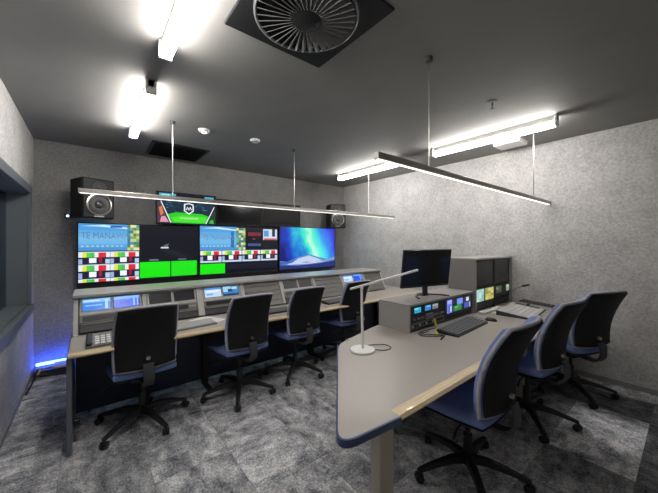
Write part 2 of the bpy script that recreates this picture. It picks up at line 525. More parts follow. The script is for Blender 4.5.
b = BM(); lathe(b, [(0.0, -0.042), (0.07, -0.040), (0.09, -0.030), (0.092, -0.0145), (0.0, -0.0145)], 32); obj('hub', b, M_BLACKR, t, True)

t = thing('ceiling_grille', 'flat black return air grille in the ceiling near the back wall', 'air vent', (0.92, 4.44, ZC))
bxo('frame', (-0.34, 0.34, -0.33, 0.33, -0.012, 0), M_BLACK, t, 0.003)
s0 = None
for k in range(12):
    if s0 is None:
        s0 = bxo('slat', (-0.30, 0.30, -0.018, 0.018, -0.0015, 0.0015), M_BLACKR, t, 0); o = s0
    else:
        o = s0.copy(); COL.objects.link(o)
    o.matrix_local = Matrix.Translation((0, -0.275 + 0.05 * k, -0.024)) @ Matrix.Rotation(math.radians(30), 4, 'X')

t = thing('emergency_downlight', 'small round bright ceiling fitting in front of the black grille', 'ceiling light', (0.975, 3.40, ZC))
b = BM(); lathe(b, [(0, -0.028), (0.045, -0.026), (0.06, -0.012), (0.062, 0), (0, 0)], 24); obj('body', b, M_WHITE, t, True)
b = BM(); lathe(b, [(0, -0.038), (0.02, -0.036), (0.03, -0.0275), (0, -0.0275)], 20); obj('lens', b, M_SPOT, t, True)
t = thing('smoke_detector', 'flat round white smoke detector on the dark ceiling', 'smoke detector', (1.55, 3.34, ZC))
b = BM(); lathe(b, [(0, -0.035), (0.035, -0.034), (0.05, -0.02), (0.058, -0.012), (0.06, 0), (0, 0)], 24); obj('body', b, M_WHITE, t, True)
b = BM(); lathe(b, [(0.036, -0.0335), (0.042, -0.036), (0.046, -0.0235)], 24); obj('vent_ring', b, M_KEY, t, True)
t = thing('sprinkler_head', 'small dark sprinkler head on the ceiling above the front desk', 'sprinkler', (2.76, 1.12, ZC))
b = BM(); lathe(b, [(0, -0.006), (0.03, -0.005), (0.035, 0), (0, 0)], 20); obj('escutcheon', b, M_KEY, t, True)
b = BM(); cyl(b, (0, 0, -0.006), (0, 0, -0.035), 0.008); cyl(b, (0, 0, -0.035), (0, 0, -0.06), 0.004); obj('stem', b, M_DKGREY, t)
b = BM(); cyl(b, (0, 0, -0.060), (0, 0, -0.063), 0.016); obj('deflector', b, M_DKGREY, t)
t = thing('ceiling_box', 'small white rectangular box on the ceiling beside the long batten', 'box', (4.035, 1.43, ZC))
bxo('cover', (-0.125, 0.125, -0.15, 0.15, -0.045, 0), M_WHITE, t, 0.008)
bxo('rim', (-0.135, 0.135, -0.16, 0.16, -0.010, 0), M_LTGREY, t, 0.003)

# ------------------------------------------------------------------ pendant bars
def pendant(x0, x1, y, z, rods, label):
    t = thing('pendant_bar_light', label, 'pendant light', ((x0 + x1) / 2, y, z), 0, 'long thin pendant bars')
    L = (x1 - x0) / 2; c = (x0 + x1) / 2
    bxo('bar', (-L, L, -0.020, 0.020, -0.018, 0.020), M_ALU, t, 0.003)
    bxo('diffuser', (-L + 0.01, L - 0.01, -0.009, 0.009, -0.022, -0.018), M_PEND, t, 0.002)
    for x in rods:
        b = BM(); cyl(b, (x - c, 0, 0.022), (x - c, 0, ZC - z - 0.03), 0.0045, seg=8); r = obj('suspension_rod', b, M_STEEL, t)
        b = BM(); cyl(b, (x - c, 0, ZC - z - 0.03), (x - c, 0, ZC - z), 0.022, 0.026, seg=16); obj('ceiling_rose', b, M_DKGREY, r)
pendant(-0.085, 4.2, 3.36, 1.985, (0.655, 2.12, 3.55), 'long thin pendant bar hanging in front of the wall of screens')
pendant(1.245, 4.40, 1.12, 2.02, (1.77, 3.83), 'long thin pendant bar hanging above the front desk')

# ------------------------------------------------------------------ wall screens
DY = 4.80
def big_display(x0, x1, z0, z1, label, bez=0.075):
    t = thing('wall_display', label, 'screen', ((x0 + x1) / 2, DY, z0), 0, 'row of three large wall displays')
    hw = (x1 - x0) / 2; h = z1 - z0
    bxo('housing', (-hw, hw, 0.006, 0.06, 0, h), M_BLACK, t, 0.004)
    b = BM()
    box(b, -hw, hw, -0.004, 0.0055, h - 0.012, h, 0.002); box(b, -hw, hw, -0.004, 0.0055, 0, bez, 0.002)
    box(b, -hw, -hw + 0.012, -0.004, 0.0055, bez, h - 0.012, 0.002); box(b, hw - 0.012, hw, -0.004, 0.0055, bez, h - 0.012, 0.002)
    obj('bezel', b, M_BLACK, t)
    bxo('wall_bracket', (-0.3, 0.3, 0.061, YB - DY - 0.002, h * 0.3, h * 0.7), M_DKGREY, t, 0.003)
    return t, 2 * hw - 0.024, h - 0.012 - bez, -hw + 0.012, h - 0.012

SKY1, SKY2, SKY3, WAT = (70, 150, 215), (120, 190, 235), (165, 215, 240), (60, 130, 195)
def skyline(X0, Y0, X1, Y1):
    s = []
    W, Hh = X1 - X0, Y1 - Y0
    n = 8
    for k in range(n):
        a = k / n
        c = tuple(int(u + (v - u) * a) for u, v in zip(SKY1, SKY3)) if k < 5 else tuple(int(u + (v - u) * (a - 0.55) / 0.45) for u, v in zip(SKY2, WAT))
        s.append(((X0, Y0 + Hh * a, X1, Y0 + Hh * (k + 1) / n), c))
    s.append(([(X0, Y0 + Hh * .1), (X0 + W * .5, Y0 + Hh * .03), (X1, Y0 + Hh * .12), (X1, Y0 + Hh * .17), (X0 + W * .4, Y0 + Hh * .1)], (205, 232, 246)))
    for k in range(9):
        x = X0 + W * (0.05 + 0.1 * k)
        s.append(((x, Y0 + Hh * 0.8, x + W * 0.05, Y0 + Hh * 0.86), (150, 200, 230)))
    return s
def mosaic(X0, Y0, X1, Y1, nx, ny, cols, seed):
    rng = random.Random(seed); s = []
    for i in range(nx):
        for j in range(ny):
            s.append(((X0 + (X1 - X0) * i / nx, Y0 + (Y1 - Y0) * j / ny, X0 + (X1 - X0) * (i + 1) / nx, Y0 + (Y1 - Y0) * (j + 1) / ny), rng.choice(cols)))
    return s
MAPC = [(200, 205, 120), (120, 170, 120), (80, 150, 170), (225, 220, 160), (90, 130, 80), (60, 120, 160)]
def strip(X0, X1, Y0, Y1, Y2):
    """one thumbnail strip: colour bars above, dark row with a white box under"""
    W = X1 - X0; s = []
    bars = [(225, 235, 240), (225, 225, 60), (90, 205, 70), (70, 190, 90), (235, 235, 235), (215, 40, 50), (220, 45, 60), (235, 235, 245)]
    for k, c in enumerate(bars):
        s.append(((X0 + W * k / 8, Y0, X0 + W * (k + 1) / 8, Y1), c))
    s.append(((X0, Y0, X1, Y0 + (Y1 - Y0) * 0.16), (205, 215, 235)))
    s.append(((X0, Y1, X1, Y2), (28, 30, 60)))
    s.append(((X0 + W * .33, Y1 + (Y2 - Y1) * .1, X0 + W * .56, Y2 - (Y2 - Y1) * .15), (240, 245, 250)))
    s.append(((X0, Y1 + (Y2 - Y1) * .25, X0 + W * .12, Y2), (150, 175, 210)))
    s.append(((X0 + W * .64, Y1, X0 + W * .74, Y2 - (Y2 - Y1) * .2), (150, 30, 50)))
    s.append(((X0 + W * .85, Y1 + (Y2 - Y1) * .3, X1, Y2), (185, 205, 230)))
    return s

# left display
t, W_, H_, X_, Z_ = big_display(-0.131, 1.298, 0.945, 1.785, 'leftmost wall display, blue skyline picture and colour bars beside a black and green panel')
S = [((0, 0, 1, 1), (12, 14, 26))]
L = 0.455
S += skyline(0.0, 0.0, L * .79, .46)
S += mosaic(L * .79, 0, L, .46, 4, 9, MAPC, 5)
S.append(((L * .5, 0.03, L * .7, 0.06), (40, 90, 150)))
for hx in (0, 1):
    a, c = L * .5 * hx, L * .5 * (hx + 1) - .003
    S += strip(a, c, .475, .57, .68)
    S += strip(a, c, .69, .80, .92)
    S += strip(a, c, .93, .985, 1.0)
S.append(((L, 0, 1, 1), (14, 16, 27)))
S.append(([(.63, .42), (.68, .36), (.72, .33), (.705, .37), (.71, .41), (.68, .405)], (95, 100, 112)))
S.append(((.64, .405, .71, .43), (215, 220, 228)))
S.append(([(.63, .44), (.74, .44), (.90, .60), (.84, .62), (.68, .52)], (26, 28, 38)))
S.append(((.54, .635, .62, .655), (130, 135, 150))); S.append(((.80, .635, .88, .655), (110, 115, 130)))
S.append(((L + .005, .68, .725, .97), (25, 228, 12))); S.append(((.735, .68, .985, .97), (25, 226, 12)))
for k in range(7): S.append(((.745 + .026 * k, .68, .748 + .026 * k, .97), (60, 190, 60)))
S.append(((0, .985, 1, 1), (14, 16, 27)))
pic = picture('screen', t, W_, H_, S, (X_, 0.004, Z_))
M_INK = mat('screen_lettering', (0.08, 0.16, 0.30), 0.5, emit=0.9)
lettering('TE MANAWA', 0.112, M_INK, pic, (0.025, -0.022, -0.19))
# middle display
t, W_, H_, X_, Z_ = big_display(1.303, 2.672, 0.955, 1.805, 'middle wall display with skyline picture, thumbnail row and green block below left')
S = [((0, 0, 1, 1), (12, 14, 24))]
S += skyline(0.0, 0.0, .43, .50)
S += mosaic(.43, 0.02, .545, .50, 4, 9, MAPC, 9)
S.append(((.36, .1, .40, .45), (45, 110, 170)))
S.append(((.58, .11, .76, .19), (120, 40, 52))); S.append(((.58, .36, .76, .42), (60, 85, 140))); S.append(((.64, .25, .68, .27), (160, 60, 70)))
S.append(((.79, .03, .995, .28), (205, 220, 235))); S.append(((.80, .06, .87, .2), (90, 150, 205))); S.append(((.92, .03, .965, .2), (40, 45, 70))); S.append(((.8, .24, .99, .28), (190, 90, 110)))
for k in range(4):
    S += strip(.25 * k + .003, .25 * k + .245, .51, .60, .72)
    S.append(((.25 * k + .003, .72, .25 * k + .245, .755), (200, 215, 235)))
S.append(((0, .78, .285, .99), (25, 228, 12)))
S.append(((.30, .80, .99, .93), (22, 24, 38))); S.append(((.05, .995, .99, 1.0), (50, 54, 70)))
pic = picture('screen', t, W_, H_, S, (X_, 0.004, Z_))
lettering('TE MANAWA', 0.118, M_INK, pic, (0.03, -0.022, -0.22))
# right display: aurora over snow
t, W_, H_, X_, Z_ = big_display(2.70, 4.045, 1.005, 1.835, 'rightmost wall display, green and blue aurora over a snowy slope', 0.03)
b = BM()
uvl = b.loops.layers.uv.new('UVMap')
vs = [b.verts.new(p) for p in ((0, 0, 0), (W_, 0, 0), (W_, 0, -H_), (0, 0, -H_))]
f = b.faces.new(vs)
for l, uv in zip(f.loops, ((0, 1), (1, 1), (1, 0), (0, 0))): l[uvl].uv = uv
me = bpy.data.meshes.new('screen'); b.to_mesh(me); b.free(); me.materials.append(M_AURORA)
o = bpy.data.objects.new('screen', me); COL.objects.link(o); o.parent = t; o.location = (X_, 0.004, Z_)
S = [([(0, 1), (0, .8), (.12, .83), (.3, .72), (.5, .66), (.68, .74), (.85, .80), (1, .72), (1, 1)], (95, 130, 195)),
     ([(.12, .9), (.3, .76), (.5, .69), (.66, .77), (.8, .86), (.5, .9)], (190, 205, 232)),
     ([(.0, 1), (.0, .9), (.3, .93), (.7, .90), (1, .84), (1, 1)], (35, 50, 120)),
     ([(.36, .86), (.46, .83), (.56, .87), (.45, .885)], (175, 160, 200)),
     ([(.0, .82), (.1, .84), (.2, .80), (.32, .745), (.2, .86), (0, .9)], (60, 100, 185)),
     ([(.62, .84), (.8, .82), (1, .76), (1, .80), (.8, .86)], (130, 160, 215))]
picture('snow_slope', o, W_, H_, S, (0, -0.001, 0))

# ------------------------------------------------------------------ upper screens
def upper(x0, x1, z0, z1, y, label, lit=False, rz=0.0):
    t = thing('upper_monitor', label, 'monitor', ((x0 + x1) / 2, y, z0), rz, None if lit else 'unlit monitors above the wall displays')
    hw = (x1 - x0) / 2; h = z1 - z0
    bxo('housing', (-hw, hw, 0.004, 0.05, 0, h), M_BLACK, t, 0.005)
    b = BM()
    box(b, -hw, hw, -0.006, 0.0035, h - 0.015, h, 0.002); box(b, -hw, hw, -0.006, 0.0035, 0, 0.02, 0.002)
    box(b, -hw, -hw + 0.015, -0.006, 0.0035, 0.02, h - 0.015, 0.002); box(b, hw - 0.015, hw, -0.006, 0.0035, 0.02, h - 0.015, 0.002)
    obj('bezel', b, M_BLACK, t)
    bxo('wall_bracket', (-0.08, 0.08, 0.051, YB - y - 0.002, h * 0.3, h * 0.7), M_DKGREY, t, 0.003)
    if not lit:
        bxo('screen', (-hw + 0.015, hw - 0.015, 0.0005, 0.0038, 0.02, h - 0.015), M_GLOSS, t, 0)
    return t, 2 * hw - 0.03, h - 0.035, -hw + 0.015, h - 0.015
t, W_, H_, X_, Z_ = upper(0.715, 1.545, 1.80, 2.265, 4.75, 'lit monitor showing a white shield over a green pitch, above the wall displays', True)
S = [((0, 0, 1, 1), (22, 45, 62))]
S.append(((0, 0, 1, .10), (16, 24, 36)))
S.append(((.03, .02, .3, .12), (70, 165, 190))); S.append(((.06, .05, .2, .09), (170, 225, 235))); S.append(((.8, .03, .97, .12), (80, 170, 190)))
rng = random.Random(11)
for k in range(70):
    x, y = rng.uniform(.12, .85), rng.uniform(.25, .62)
    S.append(((x, y, x + .04, y + .018), rng.choice([(60, 100, 130), (35, 65, 90), (15, 25, 45), (90, 130, 150)])))
S.append(([(.16, .72), (.3, .64), (.75, .66), (.88, .74), (.82, 1), (.24, 1)], (48, 200, 40)))
S.append(([(.22, .82), (.4, .74), (.8, .76), (.84, .86), (.8, .96), (.26, .96)], (70, 225, 45)))
S.append(((.36, .80, .68, .86), (150, 225, 130)))
S.append(([(0, .3), (.06, .35), (.19, 1), (0, 1)], (75, 55, 70)))
S.append(([(.02, .5), (.07, .45), (.1, .7), (.05, .78)], (215, 120, 70))); S.append(([(.06, .8), (.12, .78), (.18, .98), (.04, .98)], (215, 150, 170)))
S.append(([(.045, .28), (.06, .28), (.225, 1), (.205, 1)], (235, 240, 240)))
S.append(([(.97, .38), (.985, .38), (.83, 1), (.81, 1)], (235, 240, 240)))
S.append(([(1, .45), (1, 1), (.86, 1)], (25, 60, 40))); S.append(([(.9, .88), (.95, .84), (.97, .98), (.88, .98)], (60, 190, 60)))
S.append(([(.43, .34), (.515, .30), (.60, .34), (.60, .58), (.515, .70), (.43, .58)], (235, 242, 245)))
S.append(([(.452, .37), (.515, .335), (.578, .37), (.578, .565), (.515, .655), (.452, .565)], (20, 34, 58)))
S.append(([(.462, .54), (.49, .42), (.515, .50), (.54, .42), (.568, .54), (.55, .54), (.538, .47), (.515, .57), (.492, .47), (.48, .54)], (235, 242, 245)))
picture('screen', t, W_, H_, S, (X_, 0.003, Z_))
upper(1.57, 2.36, 1.815, 2.235, 4.80, 'unlit black monitor right beside the lit shield monitor')
upper(2.37, 3.16, 1.83, 2.25, 4.80, 'unlit black monitor left of the right-hand wall speaker')

# ------------------------------------------------------------------ studio speakers
def speaker(x, y, z, rz, label):
    t = thing('studio_speaker', label, 'speaker', (x, y, z), rz, 'black wall mounted studio speakers')
    w, d, h = 0.165, 0.30, 0.47
    bxo('cabinet', (-w, w, 0, d, 0, h), M_BLACKR, t, 0.010)
    bxo('baffle', (-w + 0.012, w - 0.012, -0.008, 0.002, 0.012, h - 0.012), M_BLACK, t, 0.004)
    R = Matrix.Translation((0, -0.008, 0.165)) @ Matrix.Rotation(PI / 2, 4, 'X')
    b = BM(); lathe(b, [(0.128, 0), (0.130, 0.010), (0.116, 0.014), (0.108, 0.006), (0.106, 0.0)], 36, R); o = obj('woofer_ring', b, M_STEEL, t, True)
    b = BM(); lathe(b, [(0.106, 0.004), (0.095, 0.008), (0.045, -0.004 + 0.005), (0.044, 0.004), (0.03, 0.016), (0.0, 0.022)], 36, R); obj('woofer_cone', b, M_CONE, t, True)
    R = Matrix.Translation((0, -0.008, 0.365)) @ Matrix.Rotation(PI / 2, 4, 'X')
    b = BM(); lathe(b, [(0.075, 0), (0.07, 0.006), (0.03, 0.001), (0.02, 0.008), (0, 0.012)], 28, R); obj('tweeter', b, M_DKGREY, t, True)
    b = BM(); box(b, -0.05, 0.05, -0.011, -0.008, 0.018, 0.034, 0.001); obj('badge', b, M_STEEL, t)
    return t
sp = speaker(0.075, 4.42, 1.815, math.radians(22), 'black studio speaker high on the wall above the leftmost display')
b = BM(); box(b, -0.05, 0.05, 0.301, 0.552, 0.15, 0.30, 0.004); obj('wall_bracket', b, M_DKGREY, sp)
sp = speaker(3.84, 4.47, 1.83, math.radians(-24), 'black studio speaker high on the wall above the aurora display')
b = BM(); box(b, -0.05, 0.05, 0.301, 0.495, 0.15, 0.30, 0.004); obj('wall_bracket', b, M_DKGREY, sp)
t = thing('wall_camera', 'tiny black wall camera with a glowing lens left of the speaker', 'camera', (-0.22, 4.95, 1.86))
b = BM(); cyl(b, (0, 0, 0), (0, -0.05, 0), 0.012); obj('arm', b, M_BLACK, t)
b = BM(); box(b, -0.03, 0.03, -0.11, -0.05, -0.03, 0.03, 0.006); obj('body', b, M_BLACK, t)
b = BM(); cyl(b, (0, -0.11, 0.0), (0, -0.116, 0.0), 0.014); obj('lens', b, M_STAR, t)

# ------------------------------------------------------------------ rear desk
DH = 0.74
t = thing('long_desk', 'long grey-topped desk with pale wood front edge beneath the wall displays', 'desk', (0, 0, 0))
bxo('desktop', (-0.125, 4.30, 2.80, 3.86, DH - 0.03, DH), M_TOP, t, 0.003)
prof = [(2.80, DH - 0.034), (2.80, DH), (2.785, DH), (2.765, DH - 0.005), (2.757, DH - 0.018), (2.765, DH - 0.030), (2.78, DH - 0.036)]
b = BM(); prism(b, prof, 'x', -0.125, 4.30); obj('wood_edge', b, M_WOOD, t, True)
bxo('end_panel', (-0.135, -0.105, 2.80, 3.84, 0.006, DH - 0.031), M_FRAME, t, 0.003)
bxo('modesty_panel', (-0.10, 4.28, 3.36, 3.385, 0.05, DH - 0.031), M_NAVY, t, 0.003)
for x in (0.955, 2.35, 3.7):
    b = BM(); box(b, x - 0.03, x + 0.03, 3.27, 3.355, 0.03, DH - 0.031, 0.004); lg = obj('leg', b, M_BLACK, t)
    b = BM(); box(b, x - 0.025, x + 0.025, 3.10, 3.355, 0.004, 0.035, 0.006); obj('foot', b, M_BLACK, lg)
b = BM(); box(b, -0.1, -0.06, 2.95, 2.99, 0.14, 0.18, 0.004); obj('hinge_block', b, M_BLACK, t)
b = BM(); cyl(b, (-0.085, 3.0, 0.0), (-0.085, 3.0, 0.05), 0.018, 0.012); obj('levelling_foot', b, M_STEEL, t)

# console on the rear desk: sloping face from (y 3.27, z 0.745) to (y 3.42, z 1.04)
CY0, CZ0, CY1, CZ1 = 3.27, DH + 0.002, 3.42, 1.045
sl = Vector((0, CY1 - CY0, CZ1 - CZ0)); SLEN = sl.length; sl.normalize()
sn = Vector((0, -sl.z, sl.y))     # outward
CM = Matrix(((1, 0, 0, 0), (0, sn.y, sl.y, CY0), (0, sn.z, sl.z, CZ0), (0, 0, 0, 1)))   # local (x, out, along slope)
def on_slope(x0, x1, s0, s1, d0, d1, bev=0.002):
    b = BM(); box(b, x0, x1, d0, d1, s0 * SLEN, s1 * SLEN, bev, M=CM); return b
t = thing('equipment_console', 'long low grey equipment console along the back of the long desk', 'console', (0, 0, 0))
CONS1 = t
b = BM(); prism(b, [(CY0 + .03, CZ0), (CY1 + .03, CZ1 - .002), (3.80, CZ1 - .002), (3.80, CZ0)], 'x', -0.085, 3.85); obj('body', b, M_PANELGREY, t)
bxo('hood', (-0.125, 3.89, 3.375, 3.83, CZ1, CZ1 + 0.026), M_HOOD, t, 0.004)
for x in (-0.115, 3.852):
    b = BM(); prism(b, [(CY0 - .012, CZ0), (CY1 - .012, CZ1 - .001), (3.80, CZ1 - .001), (3.80, CZ0)], 'x', x, x + 0.03); obj('end_cheek', b, M_LTGREY, t)
BLUES = {
 'blue': [((0, 0, 1, 1), (45, 120, 215)), ((0, 0, 1, .3), (110, 180, 240)), ((.05, .1, .6, .22), (190, 225, 250)), ((.1, .5, .7, .6), (120, 190, 245)), ((.8, .1, .9, .9), (150, 205, 245))],
 'deep': [((0, 0, 1, 1), (25, 90, 225)), ((0, 0, 1, .25), (90, 160, 240)), ((.2, .4, .6, .7), (15, 60, 200)), ((.75, .1, .82, .9), (130, 180, 245)), ((.9, .1, .95, .9), (130, 180, 245))],
 'map': [((0, 0, 1, 1), (60, 130, 190)), ((0, 0, .5, .6), (160, 205, 235)), ((.3, .3, .6, .6), (30, 60, 110)), ((.55, .1, .9, .35), (190, 210, 220)), ((0, .8, 1, 1), (30, 60, 100))],
 'pale': [((0, 0, 1, 1), (190, 215, 240)), ((0, 0, 1, .2), (80, 140, 210)), ((.1, .3, .9, .45), (235, 240, 245)), ((.1, .6, .5, .8), (120, 170, 225))],
}
def pair_bay(x0, x1, kinds):
    mid = (x0 + x1) / 2
    fr = obj('monitor_panel', on_slope(x0, x1, .50, .985, -.028, .004), M_LTGREY, t)
    for (a, c), k in zip(((x0 + .018, mid - .012), (mid + .012, x1 - .018)), kinds):
        if k is None:
            obj('dark_screen', on_slope(a, c, .60, .92, .004, .007, .001), M_BLACK, fr)
        else:
            b = obj('screen_surround', on_slope(a - .004, c + .004, .59, .93, .004, .006, .001), M_BLACK, fr)
            R = Matrix((( 1, 0, 0, 0), (0, -sn.y, sl.y, 0), (0, -sn.z, sl.z, 0), (0, 0, 0, 1)))
            p = CM @ Vector((a, .0065, .92 * SLEN))
            picture('screen', fr, c - a, .32 * SLEN, BLUES[k], p, R)
    gp = obj('gear_panel', on_slope(x0, x1, .30, .495, -.028, .003), M_PANELGREY, t)
    obj('slot', on_slope(x0 + .02, x1 - .09, .335, .465, .003, .0055, .001), M_BLACK, gp)
    for k in range(3):
        b = BM(); p0 = CM @ Vector((x1 - .07 + .022 * k, .003, .40 * SLEN)); p1 = CM @ Vector((x1 - .07 + .022 * k, .013, .40 * SLEN)); cyl(b, p0, p1, .008, seg=10); obj('knob', b, M_LTGREY, gp)
    dr = obj('drawer_front', on_slope(x0, x1, .05, .29, -.025, .006, .004), M_DKGREY, t)
    obj('drawer_lip', on_slope(x0 + .01, x1 - .01, .24, .275, .006, .016, .002), M_PANELGREY, dr)
def blank_bay(x0, x1):
    n = 5
    for k in range(n):
        obj('blank_panel', on_slope(x0, x1, .05 + .188 * k, .05 + .188 * k + .176, -.025, .002), M_PANELGREY, t)
bays = [(-0.075, 0.385, 'p', ('blue', 'deep')), (0.43, 0.885, 'p', (None, None)), (0.955, 1.375, 'p', ('pale', 'map')),
        (1.43, 1.90, 'b', None), (1.945, 2.43, 'p', (None, None)), (2.475, 2.955, 'b', None), (3.0, 3.43, 'p', ('pale', 'deep')), (3.475, 3.845, 'b', None)]
for x0, x1, k, kinds in bays:
    pair_bay(x0, x1, kinds) if k == 'p' else blank_bay(x0, x1)
for (a, c) in zip(bays, bays[1:]):
    obj('divider', on_slope(a[1] + .004, c[0] - .004, .05, .99, -.025, .010), M_LTGREY, t)

# things lying on the rear desk
def keyboard(x, y, z, w, d, rz, label, keym=M_KEY, base=M_BLACK, rows=5, cols=16, tilt=0.02):
    t = thing('keyboard', label, 'keyboard', (x, y, z), rz)
    b = BM(); prism(b, [(-d / 2, 0), (d / 2, 0), (d / 2, 0.012 + tilt), (-d / 2, 0.012)], 'x', -w / 2, w / 2); obj('case', b, base, t)
    kw, kd = (w - 0.02) / cols, (d - 0.02) / rows
    bb = BM(); box(bb, -kw * .43, kw * .43, -kd * .43, kd * .43, 0, 0.008, 0.0015)
    k0 = None
    for r in range(rows):
        for c in range(cols):
            if k0 is None: k0 = obj('key', bb, keym, t); o = k0
            else: o = k0.copy(); COL.objects.link(o)
            yy = -d / 2 + 0.01 + kd * (r + .5)
            o.location = (-w / 2 + 0.01 + kw * (c + .5), yy, 0.0125 + tilt * (yy + d / 2) / d)
    return t
t = thing('desk_phone', 'desk telephone keypad with pale buttons at the left end of the long desk', 'telephone', (0.055, 2.93, DH), 0.0)
b = BM(); prism(b, [(-.11, 0), (.11, 0), (.11, .05), (-.11, .018)], 'x', -.085, .085); obj('body', b, M_PANELGREY, t)
b = BM(); box(b, -.08, -.045, -.10, .10, .035, .062, .008, M=Matrix.Rotation(0.14, 4, 'X')); obj('handset', b, M_DKGREY, t)
bb = BM(); box(bb, -.014, .014, -.014, .014, 0, .006, .002); k0 = None
for r in range(4):
    for c in range(3):
        if k0 is None: k0 = obj('button', bb, M_PAPER, t); o = k0
        else: o = k0.copy(); COL.objects.link(o)
        yy = -.075 + .042 * r
        o.location = (-.016 + .036 * c, yy, .0185 + .032 * (yy + .11) / .22); o.rotation_euler = (0.144, 0, 0)
keyboard(0.74, 2.97, DH, 0.42, 0.16, 0.10, 'pale grey keyboard on the long desk, right of the first chair', M_KEYW, M_PANELGREY)
o = tag(bxo('paper_sheet', (-.105, .105, -.15, .15, 0, .002), M_PAPER, None, 0), 'white paper sheet on the long desk behind the pale keyboard', 'paper'); o.location = (0.93, 3.12, DH + .0005); o.rotation_euler = (0, 0, .5)
keyboard(1.62, 3.0, DH, 0.40, 0.15, -0.05, 'dark keyboard on the long desk between the second and third chairs')
keyboard(2.55, 3.0, DH, 0.40, 0.15, 0.05, 'dark keyboard on the long desk right of the third chair')

# ------------------------------------------------------------------ blue-lit cable tray in the corner
t = thing('cable_tray', 'low dark cable tray with a glowing blue strip in the far left corner', 'cable tray', (0, 0, 0))
bxo('channel', (-0.50, 3.3, 4.66, 4.84, 0.0, 0.07), M_DKGREY, t, 0.004)
bxo('lid', (-0.34, -0.19, 4.645, 4.85, 0.0705, 0.092), M_LTGREY, t, 0.003)
bxo('light_strip', (-0.50, 0.3, 4.852, 4.878, 0.075, 0.105), M_LED, t, 0.003)
bxo('strip_backing', (-0.50, 0.3, 4.852, 4.878, 0.0, 0.074), M_DKGREY, t, 0.002)
for k, (m, pts, lab) in enumerate([
    (M_CABLEY, [(-.47, 4.60, .012), (-.45, 4.62, .07), (-.44, 4.645, .10), (-.40, 4.70, .082), (-.33, 4.64, .10)], 'ochre cable looping over the corner cable tray'),
    (M_CABLE, [(-.50, 4.57, .012), (-.45, 4.60, .05), (-.38, 4.63, .03), (-.30, 4.62, .012), (-.20, 4.60, .012)], 'black cable along the foot of the corner cable tray'),
    (M_CABLE, [(-.50, 4.2, .012), (-.495, 4.4, .012), (-.48, 4.58, .03), (-.47, 4.66, .085), (-.43, 4.72, .085)], 'black cable running down the left wall foot to the cable tray')]):
    b = BM(); tube(b, smooth_path(pts), 0.010); tag(obj('cable', b, m, None, True), lab, 'cable')

# ------------------------------------------------------------------ front desk
t = thing('operator_desk', 'front desk with broad grey-beige top, blue rounded end and pale wood edge', 'desk', (0, 0, 0))
def rounded(poly, rad, n=6):
    out = []
    m = len(poly)
    for i, p in enumerate(poly):
        r = rad[i]
        if not r: out.append(p); continue
        p = Vector(p); a = Vector(poly[i - 1]); c = Vector(poly[(i + 1) % m])
        d1 = (a - p).normalized(); d2 = (c - p).normalized()
        A = p + d1 * r; B = p + d2 * r
        for k in range(n + 1):
            u = k / n
            q = A * (1 - u) ** 2 + p * 2 * u * (1 - u) + B * u * u
            out.append((q.x, q.y))
    return out
outline = rounded([(0.752, 0.875), (1.10, 0.842), (1.10, 0.90), (4.40, 0.90), (4.40, 1.92), (2.15, 1.92), (1.50, 1.74)], [0.10, 0, 0, 0, 0, 0.2, 0.10])
b = BM(); prism(b, outline, 'z', DH - 0.030, DH); obj('desktop', b, M_TOP, t)
# blue edge band around the rounded left end
ring = rounded([(1.50, 1.74), (0.752, 0.875), (1.098, 0.842)], [0, 0.10, 0], 10)
ring = [Vector(p) for p in ring]
b = BM()
outr = []
for i, p in enumerate(ring):
    d = (ring[min(i + 1, len(ring) - 1)] - ring[max(i - 1, 0)]).normalized()
    outr.append(p + Vector((d.y, -d.x)) * -0.0)
def off(i, dist):
    d = (ring[min(i + 1, len(ring) - 1)] - ring[max(i - 1, 0)]).normalized()
    n = Vector((d.y, -d.x))
    c = Vector((1.6, 1.3))
    if (ring[i] + n - c).length < (ring[i] - n - c).length: n = -n
    return ring[i] + n * dist
vv = []
for i in range(len(ring)):
    o0, o1 = off(i, 0.0006), off(i, 0.009)
    vv.append([b.verts.new((o0.x, o0.y, DH)), b.verts.new((o1.x, o1.y, DH - .001)), b.verts.new((o1.x, o1.y, DH - .034)), b.verts.new((o0.x, o0.y, DH - .034))])
for A, B in zip(vv, vv[1:]):
    for k in range(4): b.faces.new((A[k], A[(k + 1) % 4], B[(k + 1) % 4], B[k]))
b.faces.new(vv[0]); b.faces.new(vv[-1])
obj('blue_edge', b, M_BLUEEDGE, t, True)
prof = [(0.8995, DH - 0.036), (0.8995, DH), (0.875, DH), (0.850, DH - 0.004), (0.838, DH - 0.018), (0.848, DH - 0.031), (0.870, DH - 0.037)]
b = BM(); prism(b, prof, 'x', 1.101, 4.40); obj('wood_edge', b, M_WOOD, t, True)
for x in (1.09, 3.0, 4.25):
    bxo('leg', (x, x + 0.105, 0.955, 1.02, 0.0, DH - 0.031), M_LEG, t, 0.004)
    if x > 2: bxo('side_rail', (x + 0.03, x + 0.075, 1.021, 1.56, DH - 0.12, DH - 0.031), M_LEG, t, 0.003)
bxo('modesty_panel', (1.75, 4.36, 1.62, 1.645, 0.04, DH - 0.031), M_NAVY, t, 0.003)
for x in (2.3, 4.25):
    bxo('leg', (x, x + 0.06, 1.65, 1.72, 0.0, DH - 0.031), M_LEG, t, 0.004)

